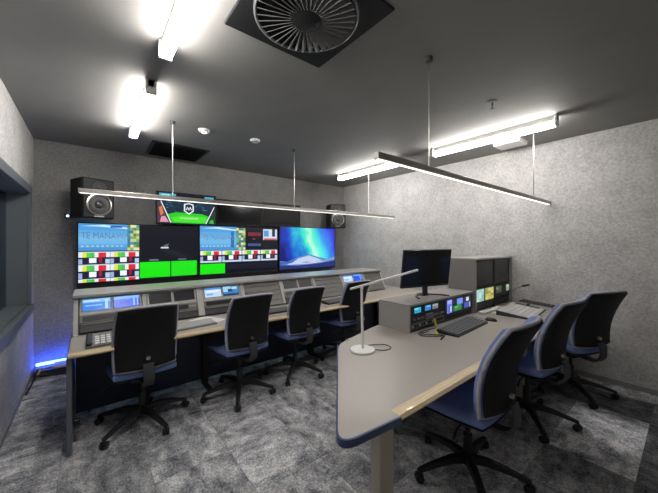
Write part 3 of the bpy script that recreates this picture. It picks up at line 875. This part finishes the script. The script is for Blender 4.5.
# low console on the front desk
LX0, LX1, LY0, LY1, LZ0, LZ1 = 2.15, 3.345, 1.548, 1.90, DH + .001, 0.988
t = thing('rack_console', 'low grey rack console with cyan displays, beneath the desktop monitor', 'console', (0, 0, 0))
bxo('top_panel', (LX0, LX1, LY0, LY1, LZ1 - .02, LZ1), M_MIDGREY, t, 0.003)
bxo('side_panel', (LX0, LX0 + .02, LY0, LY1, LZ0, LZ1 - .0205), M_MIDGREY, t, 0.002)
bxo('side_panel', (LX1 - .02, LX1, LY0, LY1, LZ0, LZ1 - .0205), M_MIDGREY, t, 0.002)
bxo('back_panel', (LX0 + .0205, LX1 - .0205, LY1 - .015, LY1, LZ0, LZ1 - .0205), M_MIDGREY, t, 0.002)
bxo('base_panel', (LX0 + .0205, LX1 - .0205, LY0 + .01, LY1 - .016, LZ0, LZ0 + .015), M_DKGREY, t, 0.002)
FY = LY0 + .012
def flat_pic(name, parent, x0, x1, z0, z1, y, shapes): return picture(name, parent, x1 - x0, z1 - z0, shapes, (x0, y, z1))
# rack units (left bay): top unit with three small displays, two gear units under
ru = bxo('rack_unit', (2.173, 2.735, FY, FY + .2, .885, .966), M_BLACK, t, 0.002)
CY = [((0, 0, 1, 1), (40, 170, 205)), ((0, .1, .6, .35), (120, 215, 235)), ((.1, .6, .9, .7), (20, 110, 150))]
BL = [((0, 0, 1, 1), (45, 130, 205)), ((.3, .1, .9, .35), (120, 190, 235)), ((.1, .6, .9, .7), (25, 80, 160))]
GR = [((0, 0, 1, 1), (115, 125, 130)), ((.1, .2, .9, .4), (170, 180, 185)), ((.1, .6, .5, .8), (60, 70, 80))]
for (a, c), s in (((2.235, 2.335), CY), ((2.40, 2.495), BL), ((2.52, 2.62), GR)):
    flat_pic('display', ru, a, c, .900, .948, FY - .0015, s)
ru = bxo('rack_unit', (2.173, 2.735, FY + .004, FY + .2, .815, .882), M_DKGREY, t, 0.002)
for x in (2.23, 2.29, 2.35, 2.55, 2.60, 2.65):
    b = BM(); cyl(b, (x, FY + .003, .848), (x, FY - .018, .848), .013, .011, 14); obj('knob', b, M_KEY, ru, True)
bxo('module', (2.40, 2.52, FY - .02, FY + .003, .825, .873), M_PANELGREY, ru, .002)
for k in range(4): bxo('button', (2.68 + .012 * k, 2.688 + .012 * k, FY - .004, FY + .003, .84, .852), (M_RED if k == 2 else M_KEYW), ru, .001)
ru = bxo('rack_unit', (2.173, 2.735, FY, FY + .2, .762, .812), M_PANELGREY, t, 0.002)
for k in range(10): bxo('button', (2.20 + .035 * k, 2.222 + .035 * k, FY - .006, FY - .0005, .778, .796), (M_KEYW if k % 3 == 0 else M_BLACK), ru, .001)
bxo('port', (2.60, 2.70, FY - .004, FY - .0005, .775, .80), M_BLACK, ru, .001)
# screens (right bay)
su = bxo('screen_unit', (2.745, 3.318, FY, FY + .2, .79, .966), M_DKGREY, t, 0.003)
flat_pic('screen', su, 2.785, 2.885, .815, .950, FY - .0015, [((0, 0, 1, 1), (105, 125, 225)), ((.1, .05, .9, .3), (160, 170, 240)), ((.3, .4, .5, .95), (60, 75, 170)), ((.6, .5, .9, .9), (190, 195, 235))])
flat_pic('screen', su, 2.90, 3.105, .815, .950, FY - .0015, [((0, 0, 1, 1), (20, 24, 40)), ((.4, .05, 1, .5), (110, 140, 230)), ((.05, .55, .9, .95), (45, 125, 65)), ((.2, .6, .5, .75), (90, 180, 100)), ((.5, .5, .75, .7), (60, 150, 90))])
flat_pic('screen', su, 3.12, 3.29, .815, .950, FY - .0015, [((0, 0, 1, 1), (28, 34, 60)), ((.1, .5, .6, .9), (70, 90, 190)), ((.35, .1, .7, .4), (215, 220, 230)), ((.7, .5, .9, .9), (150, 160, 210))])
bxo('lower_shelf', (2.745, 3.318, FY + .01, FY + .2, .758, .787), M_BLACK, t, .002)

# tall console
TX0, TX1, TY0, TY1, TZ0, TZ1 = 3.352, 4.395, 1.535, 1.86, DH + .001, 1.355
t = thing('tall_console', 'tall grey console with two dark screens at the right end of the front desk', 'console', (0, 0, 0))
bxo('top_panel', (TX0 - .005, TX1, TY0 - .012, TY1, TZ1 - .022, TZ1), M_HOOD, t, .003)
bxo('side_panel', (TX0, TX0 + .025, TY0, TY1, TZ0, TZ1 - .0225), M_MIDGREY, t, .003)
bxo('side_panel', (TX1 - .03, TX1, TY0, TY1, TZ0, TZ1 - .0225), M_MIDGREY, t, .003)
bxo('back_panel', (TX0 + .026, TX1 - .031, TY1 - .015, TY1, TZ0, TZ1 - .0225), M_MIDGREY, t, .002)
bxo('mid_post', (3.872, 3.892, TY0 + .01, TY1 - .016, TZ0, TZ1 - .0225), M_DKGREY, t, .002)
for a, c in ((3.38, 3.870), (3.894, 4.362)):
    s = bxo('screen_panel', (a, c, TY0 + .022, TY0 + .07, 1.01, 1.33), M_BLACK, t, .003)
    bxo('dark_screen', (a + .02, c - .02, TY0 + .018, TY0 + .0215, 1.035, 1.31), M_GLOSS, s, .001)
s = bxo('touch_panel', (3.38, 3.870, TY0 + .015, TY0 + .07, .835, 1.005), M_DKGREY, t, .003)
TEAL = [((0, 0, 1, 1), (150, 195, 185))] + mosaic(.05, .05, .95, .95, 3, 4, [(165, 205, 190), (140, 190, 190), (190, 215, 200), (120, 175, 170)], 2)
YEL = [((0, 0, 1, 1), (170, 165, 90))] + mosaic(.05, .05, .95, .95, 3, 4, [(190, 180, 90), (150, 150, 90), (130, 135, 80), (205, 195, 120)], 4)
flat_pic('screen', s, 3.395, 3.595, .850, .992, TY0 + .0135, TEAL)
flat_pic('screen', s, 3.625, 3.855, .850, .992, TY0 + .0135, YEL)
bxo('blank_panel', (3.38, 3.870, TY0 + .02, TY0 + .06, .76, .832), M_DKGREY, t, .003)
s = bxo('gear_panel', (3.894, 4.362, TY0 + .015, TY0 + .07, .86, 1.005), M_DKGREY, t, .003)
flat_pic('screen', s, 3.92, 4.10, .90, .985, TY0 + .0135, [((0, 0, 1, 1), (55, 62, 52)), ((.1, .2, .5, .5), (120, 130, 100))])
flat_pic('screen', s, 4.24, 4.34, .90, .985, TY0 + .0135, [((0, 0, 1, 1), (130, 150, 130)), ((.1, .2, .9, .4), (190, 205, 185))])
for k in range(2):
    bxo('rack_unit', (3.894, 4.362, TY0 + .02, TY0 + .07, .765 + .047 * k, .808 + .047 * k), M_BLACK, t, .003)

# desktop monitor on the low console
t = thing('desktop_monitor', 'unlit black desktop monitor standing on the low grey console', 'monitor', (2.66, 1.70, LZ1), math.radians(-14))
mm = Matrix.Translation((0, 0.0, 0.285)) @ Matrix.Rotation(math.radians(7), 4, 'X')
b = BM(); box(b, -.315, .315, 0, .022, -.195, .190, .004, M=mm); obj('housing', b, M_BLACK, t)
b = BM(); box(b, -.307, .307, -.003, -.0005, -.175, .183, .001, M=mm); obj('dark_screen', b, M_GLOSS, t)
b = BM(); box(b, -.03, .03, .023, .05, -.28, -.05, .006, M=Matrix.Translation((0, 0.0, 0.285))); obj('stand_neck', b, M_BLACK, t)
arc = [(.22 * math.sin(a), -.17 + .22 * (1 - math.cos(a)) * 1.0, 0) for a in [(-1.05 + 2.1 * k / 14) for k in range(15)]]
b = BM()
for s_ in (0,):
    A = []
    for x, y, _ in arc:
        y2 = .16 - (y + .17) * 1.6 - .06
        A.append([b.verts.new((x, y2, .001)), b.verts.new((x, y2 - .028, .001)), b.verts.new((x, y2 - .028, .013)), b.verts.new((x, y2, .013))])
    for P, Q in zip(A, A[1:]):
        for k in range(4): b.faces.new((P[k], P[(k + 1) % 4], Q[(k + 1) % 4], Q[k]))
    b.faces.new(A[0]); b.faces.new(A[-1])
obj('stand_foot', b, M_BLACK, t)
b = BM(); box(b, -.035, .035, .02, .12, .001, .014, .003); obj('stand_hub', b, M_BLACK, t)

# desk lamp
RV = Vector((0.7777, -0.6287, 0))
t = thing('desk_lamp', 'slim white desk lamp with a long tilted arm on the front desk', 'lamp', (1.55, 1.525, DH))
b = BM(); lathe(b, [(0, 0), (.088, 0), (.092, .006), (.088, .014), (.02, .018), (0, .018)], 36); obj('base', b, M_WHITE, t, True)
b = BM(); tube(b, [(0, 0, .018), (-.004, .003, .25), (-.006, .005, .468)], .0095, 12); obj('pole', b, M_WHITE, t, True)
p0 = Vector((-.006, .005, .462)) - RV * .085 + Vector((0, 0, -.012)); p1 = Vector((-.006, .005, .462)) + RV * .41 + Vector((0, 0, .128))
d = (p1 - p0).normalized(); a, c = frame_axes(d)
b = BM()
q = []
for p in (p0, p1):
    q.append([b.verts.new(p + a * sx * .014 + c * sz * .006) for sx, sz in ((-1, -1), (1, -1), (1, 1), (-1, 1))])
for k in range(4): b.faces.new((q[0][k], q[0][(k + 1) % 4], q[1][(k + 1) % 4], q[1][k]))
b.faces.new(q[0]); b.faces.new(q[1][::-1]); obj('arm', b, M_WHITE, t)
b = BM(); cyl(b, Vector((-.006, .005, .462)) - a * .016, Vector((-.006, .005, .462)) + a * .016, .012, seg=16); obj('joint', b, M_WHITE, t, True)
b = BM(); tube(b, smooth_path([(.06, -.05, .010), (.12, -.10, .004), (.20, -.10, .004), (.22, -.03, .004), (.16, .02, .004), (.08, .05, .006)]), .0035); obj('power_cord', b, M_KEY, t, True)

# keyboard, mouse, tags, cables on the front desk
keyboard(2.70, 1.345, DH, 0.66, 0.19, 0.06, 'wide black keyboard on the front desk before the low console', M_KEY, M_BLACK, 6, 20)
t = thing('computer_mouse', 'small black mouse at the right end of the wide keyboard', 'mouse', (3.15, 1.29, DH), 0.2)
b = BM()
n = 10
for j in range(n):
    pass
lathe(b, [(0, .034), (.018, .031), (.028, .02), (.032, .006), (.031, 0), (0, 0)], 20, Matrix.Diagonal((1.0, 1.75, 1, 1))); obj('body', b, M_BLACK, t, True)
b = BM(); cyl(b, (-.004, .03, .027), (.004, .03, .027), .007, seg=12); obj('wheel', b, M_KEY, t)
b = BM(); tube(b, smooth_path([(0, .056, .008), (.02, .10, .004), (.04, .14, .004), (.03, .19, .004)]), .002); obj('cord', b, M_CABLE, t, True)
t = tag(bxo('yellow_tag', (-.022, .022, -.0015, .0015, 0, .075), M_YELLOW, None, .001), 'yellow-green paper tag leaning at the front of the low console', 'tag')
t.location = (2.53, 1.523, DH + .003); t.rotation_euler = (-.28, 0, .2)
t = tag(bxo('green_clip', (-.028, .028, -.012, .012, 0, .012), M_YELLOW, None, .003), 'small green clip lying by the coiled headset lead', 'clip')
t.location = (2.33, 1.40, DH + .001); t.rotation_euler = (0, 0, .6)
b = BM(); tube(b, smooth_path([(2.52, 1.49, .007), (2.40, 1.51, .006), (2.26, 1.50, .006), (2.22, 1.44, .006), (2.30, 1.36, .006), (2.38, 1.33, .006), (2.30, 1.42, .006), (2.24, 1.47, .012), (2.36, 1.47, .008)]), .004)
o = tag(obj('headset_lead', b, M_CABLE, None, True), 'thin black headset lead coiled on the front desk', 'cable'); o.location = (-.045, 0, DH)
t = thing('pen', 'short black pen lying beside the coiled headset lead', 'pen', (2.28, 1.31, DH + .006), .3)
b = BM(); cyl(b, (-.07, 0, 0), (.055, 0, 0), .006, seg=10); obj('barrel', b, M_BLACK, t, True)
b = BM(); cyl(b, (.055, 0, 0), (.072, 0, 0), .006, .001, 10); obj('tip', b, M_STEEL, t, True)
o = tag(bxo('label_strip', (-.24, .24, -.035, .035, 0, .022), M_PAPER, None, .004), 'white strip lying at the foot of the tall console', 'strip'); o.location = (3.60, 1.475, DH + .001)
o = tag(bxo('note_pad', (-.05, .05, -.035, .035, 0, .006), M_PAPER, None, .001), 'small white note pad on the front desk before the white strip', 'note pad'); o.location = (3.52, 1.385, DH + .001)
t = thing('small_black_puck', 'tiny black knob lying behind the wide keyboard', 'knob', (3.02, 1.475, DH))
b = BM(); lathe(b, [(0, .02), (.014, .019), (.018, 0), (0, 0)], 16); obj('body', b, M_BLACK, t, True)
b = BM(); lathe(b, [(0, .023), (.007, .0225), (.008, .0195), (0, .0195)], 12); obj('cap', b, M_KEY, t, True)

# control surfaces
t = thing('mixer_panel', 'pale vision mixer panel with rows of buttons before the tall console', 'mixer', (3.80, 1.225, DH), 0.10)
b = BM(); prism(b, [(-.17, 0), (.17, 0), (.17, .05), (-.17, .012)], 'x', -.33, .33); obj('case', b, M_DKGREY, t)
TM = Matrix.Translation((0, -.17, .0125)) @ Matrix.Rotation(math.atan2(.038, .34), 4, 'X')
b = BM(); box(b, -.325, .325, .006, .336, 0, .004, .001, M=TM); obj('face_plate', b, M_KEYW, t)
bb = BM(); box(bb, -.011, .011, -.011, .011, 0, .007, .002); k0 = None
rng = random.Random(5)
keymats = {}
for r in range(5):
    for c in range(15):
        if rng.random() < .12: continue
        if k0 is None: k0 = obj('button', bb, M_PAPER, t); o = k0
        else: o = k0.copy(); COL.objects.link(o)
        o.matrix_local = TM @ Matrix.Translation((-.29 + .034 * c, .04 + .05 * r, .0042))
b = BM(); box(b, .235, .31, .05, .30, .004, .006, .001, M=TM); obj('fader_track', b, M_BLACK, t)
b = BM(); box(b, .245, .30, .15, .18, .0065, .03, .004, M=TM); obj('fader_handle', b, M_DKGREY, t)
t = thing('button_panel', 'dark button panel right of the pale mixer, near the right wall', 'control panel', (4.26, 1.22, DH), 0.0)
b = BM(); prism(b, [(-.19, 0), (.19, 0), (.19, .055), (-.19, .03)], 'x', -.10, .10); obj('case', b, M_LTGREY, t)
TM = Matrix.Translation((0, -.19, .0305)) @ Matrix.Rotation(math.atan2(.025, .38), 4, 'X')
b = BM(); box(b, -.088, .088, .012, .368, 0, .003, .001, M=TM); obj('face_plate', b, M_BLACK, t)
bb = BM(); box(bb, -.012, .012, -.014, .014, 0, .010, .002); k0 = None
for r in range(9):
    for c in range(5):
        if k0 is None: k0 = obj('button', bb, M_DKGREY, t); o = k0
        else: o = k0.copy(); COL.objects.link(o)
        o.matrix_local = TM @ Matrix.Translation((-.066 + .033 * c, .035 + .038 * r, .0032))
t = thing('gooseneck_microphone', 'thin black gooseneck microphone beside the tall console', 'microphone', (4.02, 1.46, DH))
b = BM(); lathe(b, [(0, .012), (.025, .01), (.03, 0), (0, 0)], 20); obj('base', b, M_BLACK, t, True)
b = BM(); tube(b, smooth_path([(0, 0, .01), (0, -.02, .13), (.02, -.08, .22), (.10, -.13, .255)]), .004); obj('neck', b, M_KEY, t, True)
b = BM(); tube(b, [(.10, -.13, .255), (.11, -.137, .258), (.18, -.18, .27), (.19, -.187, .272)], [.006, .013, .013, .006], 12); obj('head', b, M_BLACK, t, True)
o = tag(bxo('wall_trunking', (XR - .02, XR - .001, 0.95, 1.52, DH + .001, DH + .035), M_LTGREY, None, .003), 'pale trunking on the right wall behind the dark button panel', 'trunking')

# ------------------------------------------------------------------ task chairs (facing +y)
def cushion(fn, n=10, thick=0.06, power=5, squash=0.13):
    """closed pad: fn(u, v) -> (centre point, normal)"""
    b = BM()
    sides = []
    for s in (1, -1):
        G = []
        for i in range(n + 1):
            row = []
            for j in range(n + 1):
                u0, v0 = -1 + 2 * i / n, -1 + 2 * j / n
                # concentrate samples toward the rim
                u1, v1 = math.sin(u0 * PI / 2), math.sin(v0 * PI / 2)
                u = u1 * math.sqrt(1 - squash * v1 * v1 / 2); v = v1 * math.sqrt(1 - squash * u1 * u1 / 2)
                p, nn = fn(u, v)
                e = max(abs(u1), abs(v1)) ** power
                row.append(b.verts.new(Vector(p) + Vector(nn) * s * thick / 2 * math.sqrt(max(0, 1 - e * e))))
            G.append(row)
        for i in range(n):
            for j in range(n):
                b.faces.new((G[i][j], G[i + 1][j], G[i + 1][j + 1], G[i][j + 1]))
        sides.append(G)
    bmesh.ops.remove_doubles(b, verts=list(b.verts), dist=0.0004)
    return b

def back_fn(u, v, half=0.240, dy=0.0, grow=1.0):
    z = 0.805 + v * 0.275 * grow
    k = (z - 0.55) / 0.53
    y = -0.215 + 0.035 * math.sin(min(max(k, 0), 1) * PI * 0.8) - 0.18 * k ** 1.6 if k > 0 else -0.215
    wd = half * grow * (1 - 0.04 * max(v, 0) ** 2)
    x = u * wd
    y += 0.045 * u * u + dy
    return (x, y, z), (0, 1, 0.2)

def make_chair(name, label, group):
    t = thing(name, label, 'chair', group=group)
    # seat
    def seat_fn(u, v):
        x = u * (0.245 - 0.015 * max(-v, 0)); y = 0.03 + v * 0.235
        z = 0.475 + 0.012 * u * u - 0.03 * max(v, 0) ** 3 + 0.008 * max(-v, 0) ** 2
        return (x, y, z), (0, 0, 1)
    obj('seat', cushion(seat_fn, 12, 0.075), M_FABRIC, t, True, angle=math.radians(60))
    def pan_fn(u, v):
        (x, y, z), n = seat_fn(u, v); return (x * .96, y * .96, z - 0.036), n
    obj('seat_pan', cushion(pan_fn, 8, 0.03), M_BLACK, t, True, angle=math.radians(60))
    # backrest: upholstered pad with an edging, plastic shell behind
    bk = obj('backrest', cushion(lambda u, v: back_fn(u, v, dy=0.008), 12, 0.068, 6), M_FABRIC, t, True, angle=math.radians(60))
    obj('back_shell', cushion(lambda u, v: back_fn(u, v, dy=-0.030, grow=0.975), 12, 0.026, 8), M_BLACKR, t, True, angle=math.radians(60))
    # edging: a tube around the rim between pad and shell
    pts = []
    N = 56
    for i in range(N + 1):
        a = 2 * PI * i / N
        cu, cv = math.cos(a), math.sin(a)
        m = max(abs(cu), abs(cv)); u1, v1 = cu / m, cv / m
        u = u1 * math.sqrt(1 - 0.13 * v1 * v1 / 2); v = v1 * math.sqrt(1 - 0.13 * u1 * u1 / 2)
        p, _ = back_fn(u, v, dy=-0.006, grow=0.998)
        pts.append(p)
    b = BM(); tube(b, pts, 0.013, 8); obj('edging', b, M_PIPE, bk, True, angle=math.radians(70))
    # upright bar and knob
    path = [(-0.02, 0.41), (-0.18, 0.395), (-0.250, 0.41), (-0.288, 0.46), (-0.290, 0.53), (-0.272, 0.585)]
    b = BM()
    sm = smooth_path([(0, y, z) for y, z in path], 5)
    rings = []
    for i, p in enumerate(sm):
        d = (sm[min(i + 1, len(sm) - 1)] - sm[max(i - 1, 0)]).normalized()
        nrm = Vector((0, d.z, -d.y))
        hw = 0.036
        rings.append([b.verts.new(p + Vector((sx * hw, 0, 0)) + nrm * sz * 0.010) for sx, sz in ((-1, -1), (1, -1), (1, 1), (-1, 1))])
    for A, B in zip(rings, rings[1:]):
        for k in range(4): b.faces.new((A[k], A[(k + 1) % 4], B[(k + 1) % 4], B[k]))
    b.faces.new(rings[0]); b.faces.new(rings[-1][::-1])
    bar = obj('back_bar', b, M_DKGREY, t, True)
    b = BM(); cyl(b, (0, -0.250, 0.622), (0, -0.272, 0.622), 0.017, 0.015, 16); obj('tension_knob', b, M_STEEL, bar, True)
    # mechanism, levers, gas lift
    b = BM(); box(b, -0.09, 0.09, -0.10, 0.12, 0.375, 0.428, 0.012); obj('mechanism', b, M_BLACK, t)
    for s, yy in ((1, 0.05), (-1, -0.02)):
        b = BM(); tube(b, [(s * .08, yy, .40), (s * .20, yy - .01, .39), (s * .28, yy - .03, .375)], [.006, .006, .009], 8); obj('lever', b, M_BLACK, t, True)
    b = BM(); cyl(b, (0, 0, .12), (0, 0, .27), .028, seg=20); cyl(b, (0, 0, .27), (0, 0, .376), .016, seg=16); obj('gas_lift', b, M_BLACK, t, True)
    # five-star base
    b = BM(); lathe(b, [(0, .085), (.045, .085), (.05, .10), (.042, .145), (.03, .15), (0, .15)], 24); obj('hub', b, M_BLACK, t, True)
    for k in range(5):
        a = 2 * PI * k / 5
        ca, sa = math.cos(a), math.sin(a)
        b = BM(); rings = []
        for r, z, wd, hh in ((.03, .118, .030, .024), (.12, .122, .027, .020), (.22, .106, .023, .016), (.32, .082, .019, .012), (.352, .074, .016, .010)):
            c = Vector((ca * r, sa * r, z)); sd = Vector((-sa, ca, 0))
            rings.append([b.verts.new(c + sd * sx * wd + Vector((0, 0, sz * hh))) for sx, sz in ((-1, -1), (1, -1), (.8, .6), (.4, 1), (-.4, 1), (-.8, .6))])
        for A, B in zip(rings, rings[1:]):
            for q in range(6): b.faces.new((A[q], A[(q + 1) % 6], B[(q + 1) % 6], B[q]))
        b.faces.new(rings[0]); b.faces.new(rings[-1][::-1])
        leg = obj('base_leg', b, M_BLACK, t, True)
        cx, cy = ca * .343, sa * .343
        sw = random.uniform(-1, 1)
        dv = Vector((math.cos(a + 1.57 + sw), math.sin(a + 1.57 + sw), 0)); cc = Vector((cx, cy, .0285))
        b = BM()
        for s in (-1, 1): cyl(b, cc + dv * s * .006, cc + dv * s * .024, .028, .026, 16)
        cyl(b, cc - dv * .008, cc + dv * .008, .010, seg=10)
        cyl(b, (cx, cy, .03), (cx, cy, .072), .008, seg=8)
        obj('castor', b, M_BLACK, leg, True)
    return t

G1, G2 = 'task chairs at the long desk', 'task chairs at the front desk'
ch = make_chair('task_chair', 'black-backed task chair at the left end of the long desk, nearest that desk\'s end panel', G1)
ch.location = (0.345, 2.965, 0); ch.rotation_euler = (0, 0, math.radians(2))
for c in ch.children:
    if c.name.startswith('base_leg'): c.rotation_euler = (0, 0, math.radians(1))
dup(ch, (1.94, 0.94, 0), math.radians(0), 'blue task chair at the front desk, nearest the camera', G2, 7)
dup(ch, (2.97, 0.92, 0), math.radians(-5), 'middle blue task chair of the three at the front desk', G2, 0)
dup(ch, (3.86, 0.80, 0), math.radians(-24), 'task chair at the front desk nearest the right wall', G2, 4)
# the chairs at the long desk have slightly smaller backs
for c in ch.children:
    if c.name.startswith('backrest') or c.name.startswith('back_shell'):
        c.scale = (0.91, 1, 0.90); c.rotation_euler = (math.radians(-6), 0, 0); c.location = (0, -0.058, 0.032)
dup(ch, (1.18, 2.91, 0), math.radians(4), 'second task chair from the left at the long desk', G1, 29)
dup(ch, (1.88, 2.96, 0), math.radians(2), 'third task chair from the left at the long desk', G1, 8)
dup(ch, (2.68, 3.0, 0), math.radians(2), 'task chair behind the white desk lamp at the long desk', G1, 30)
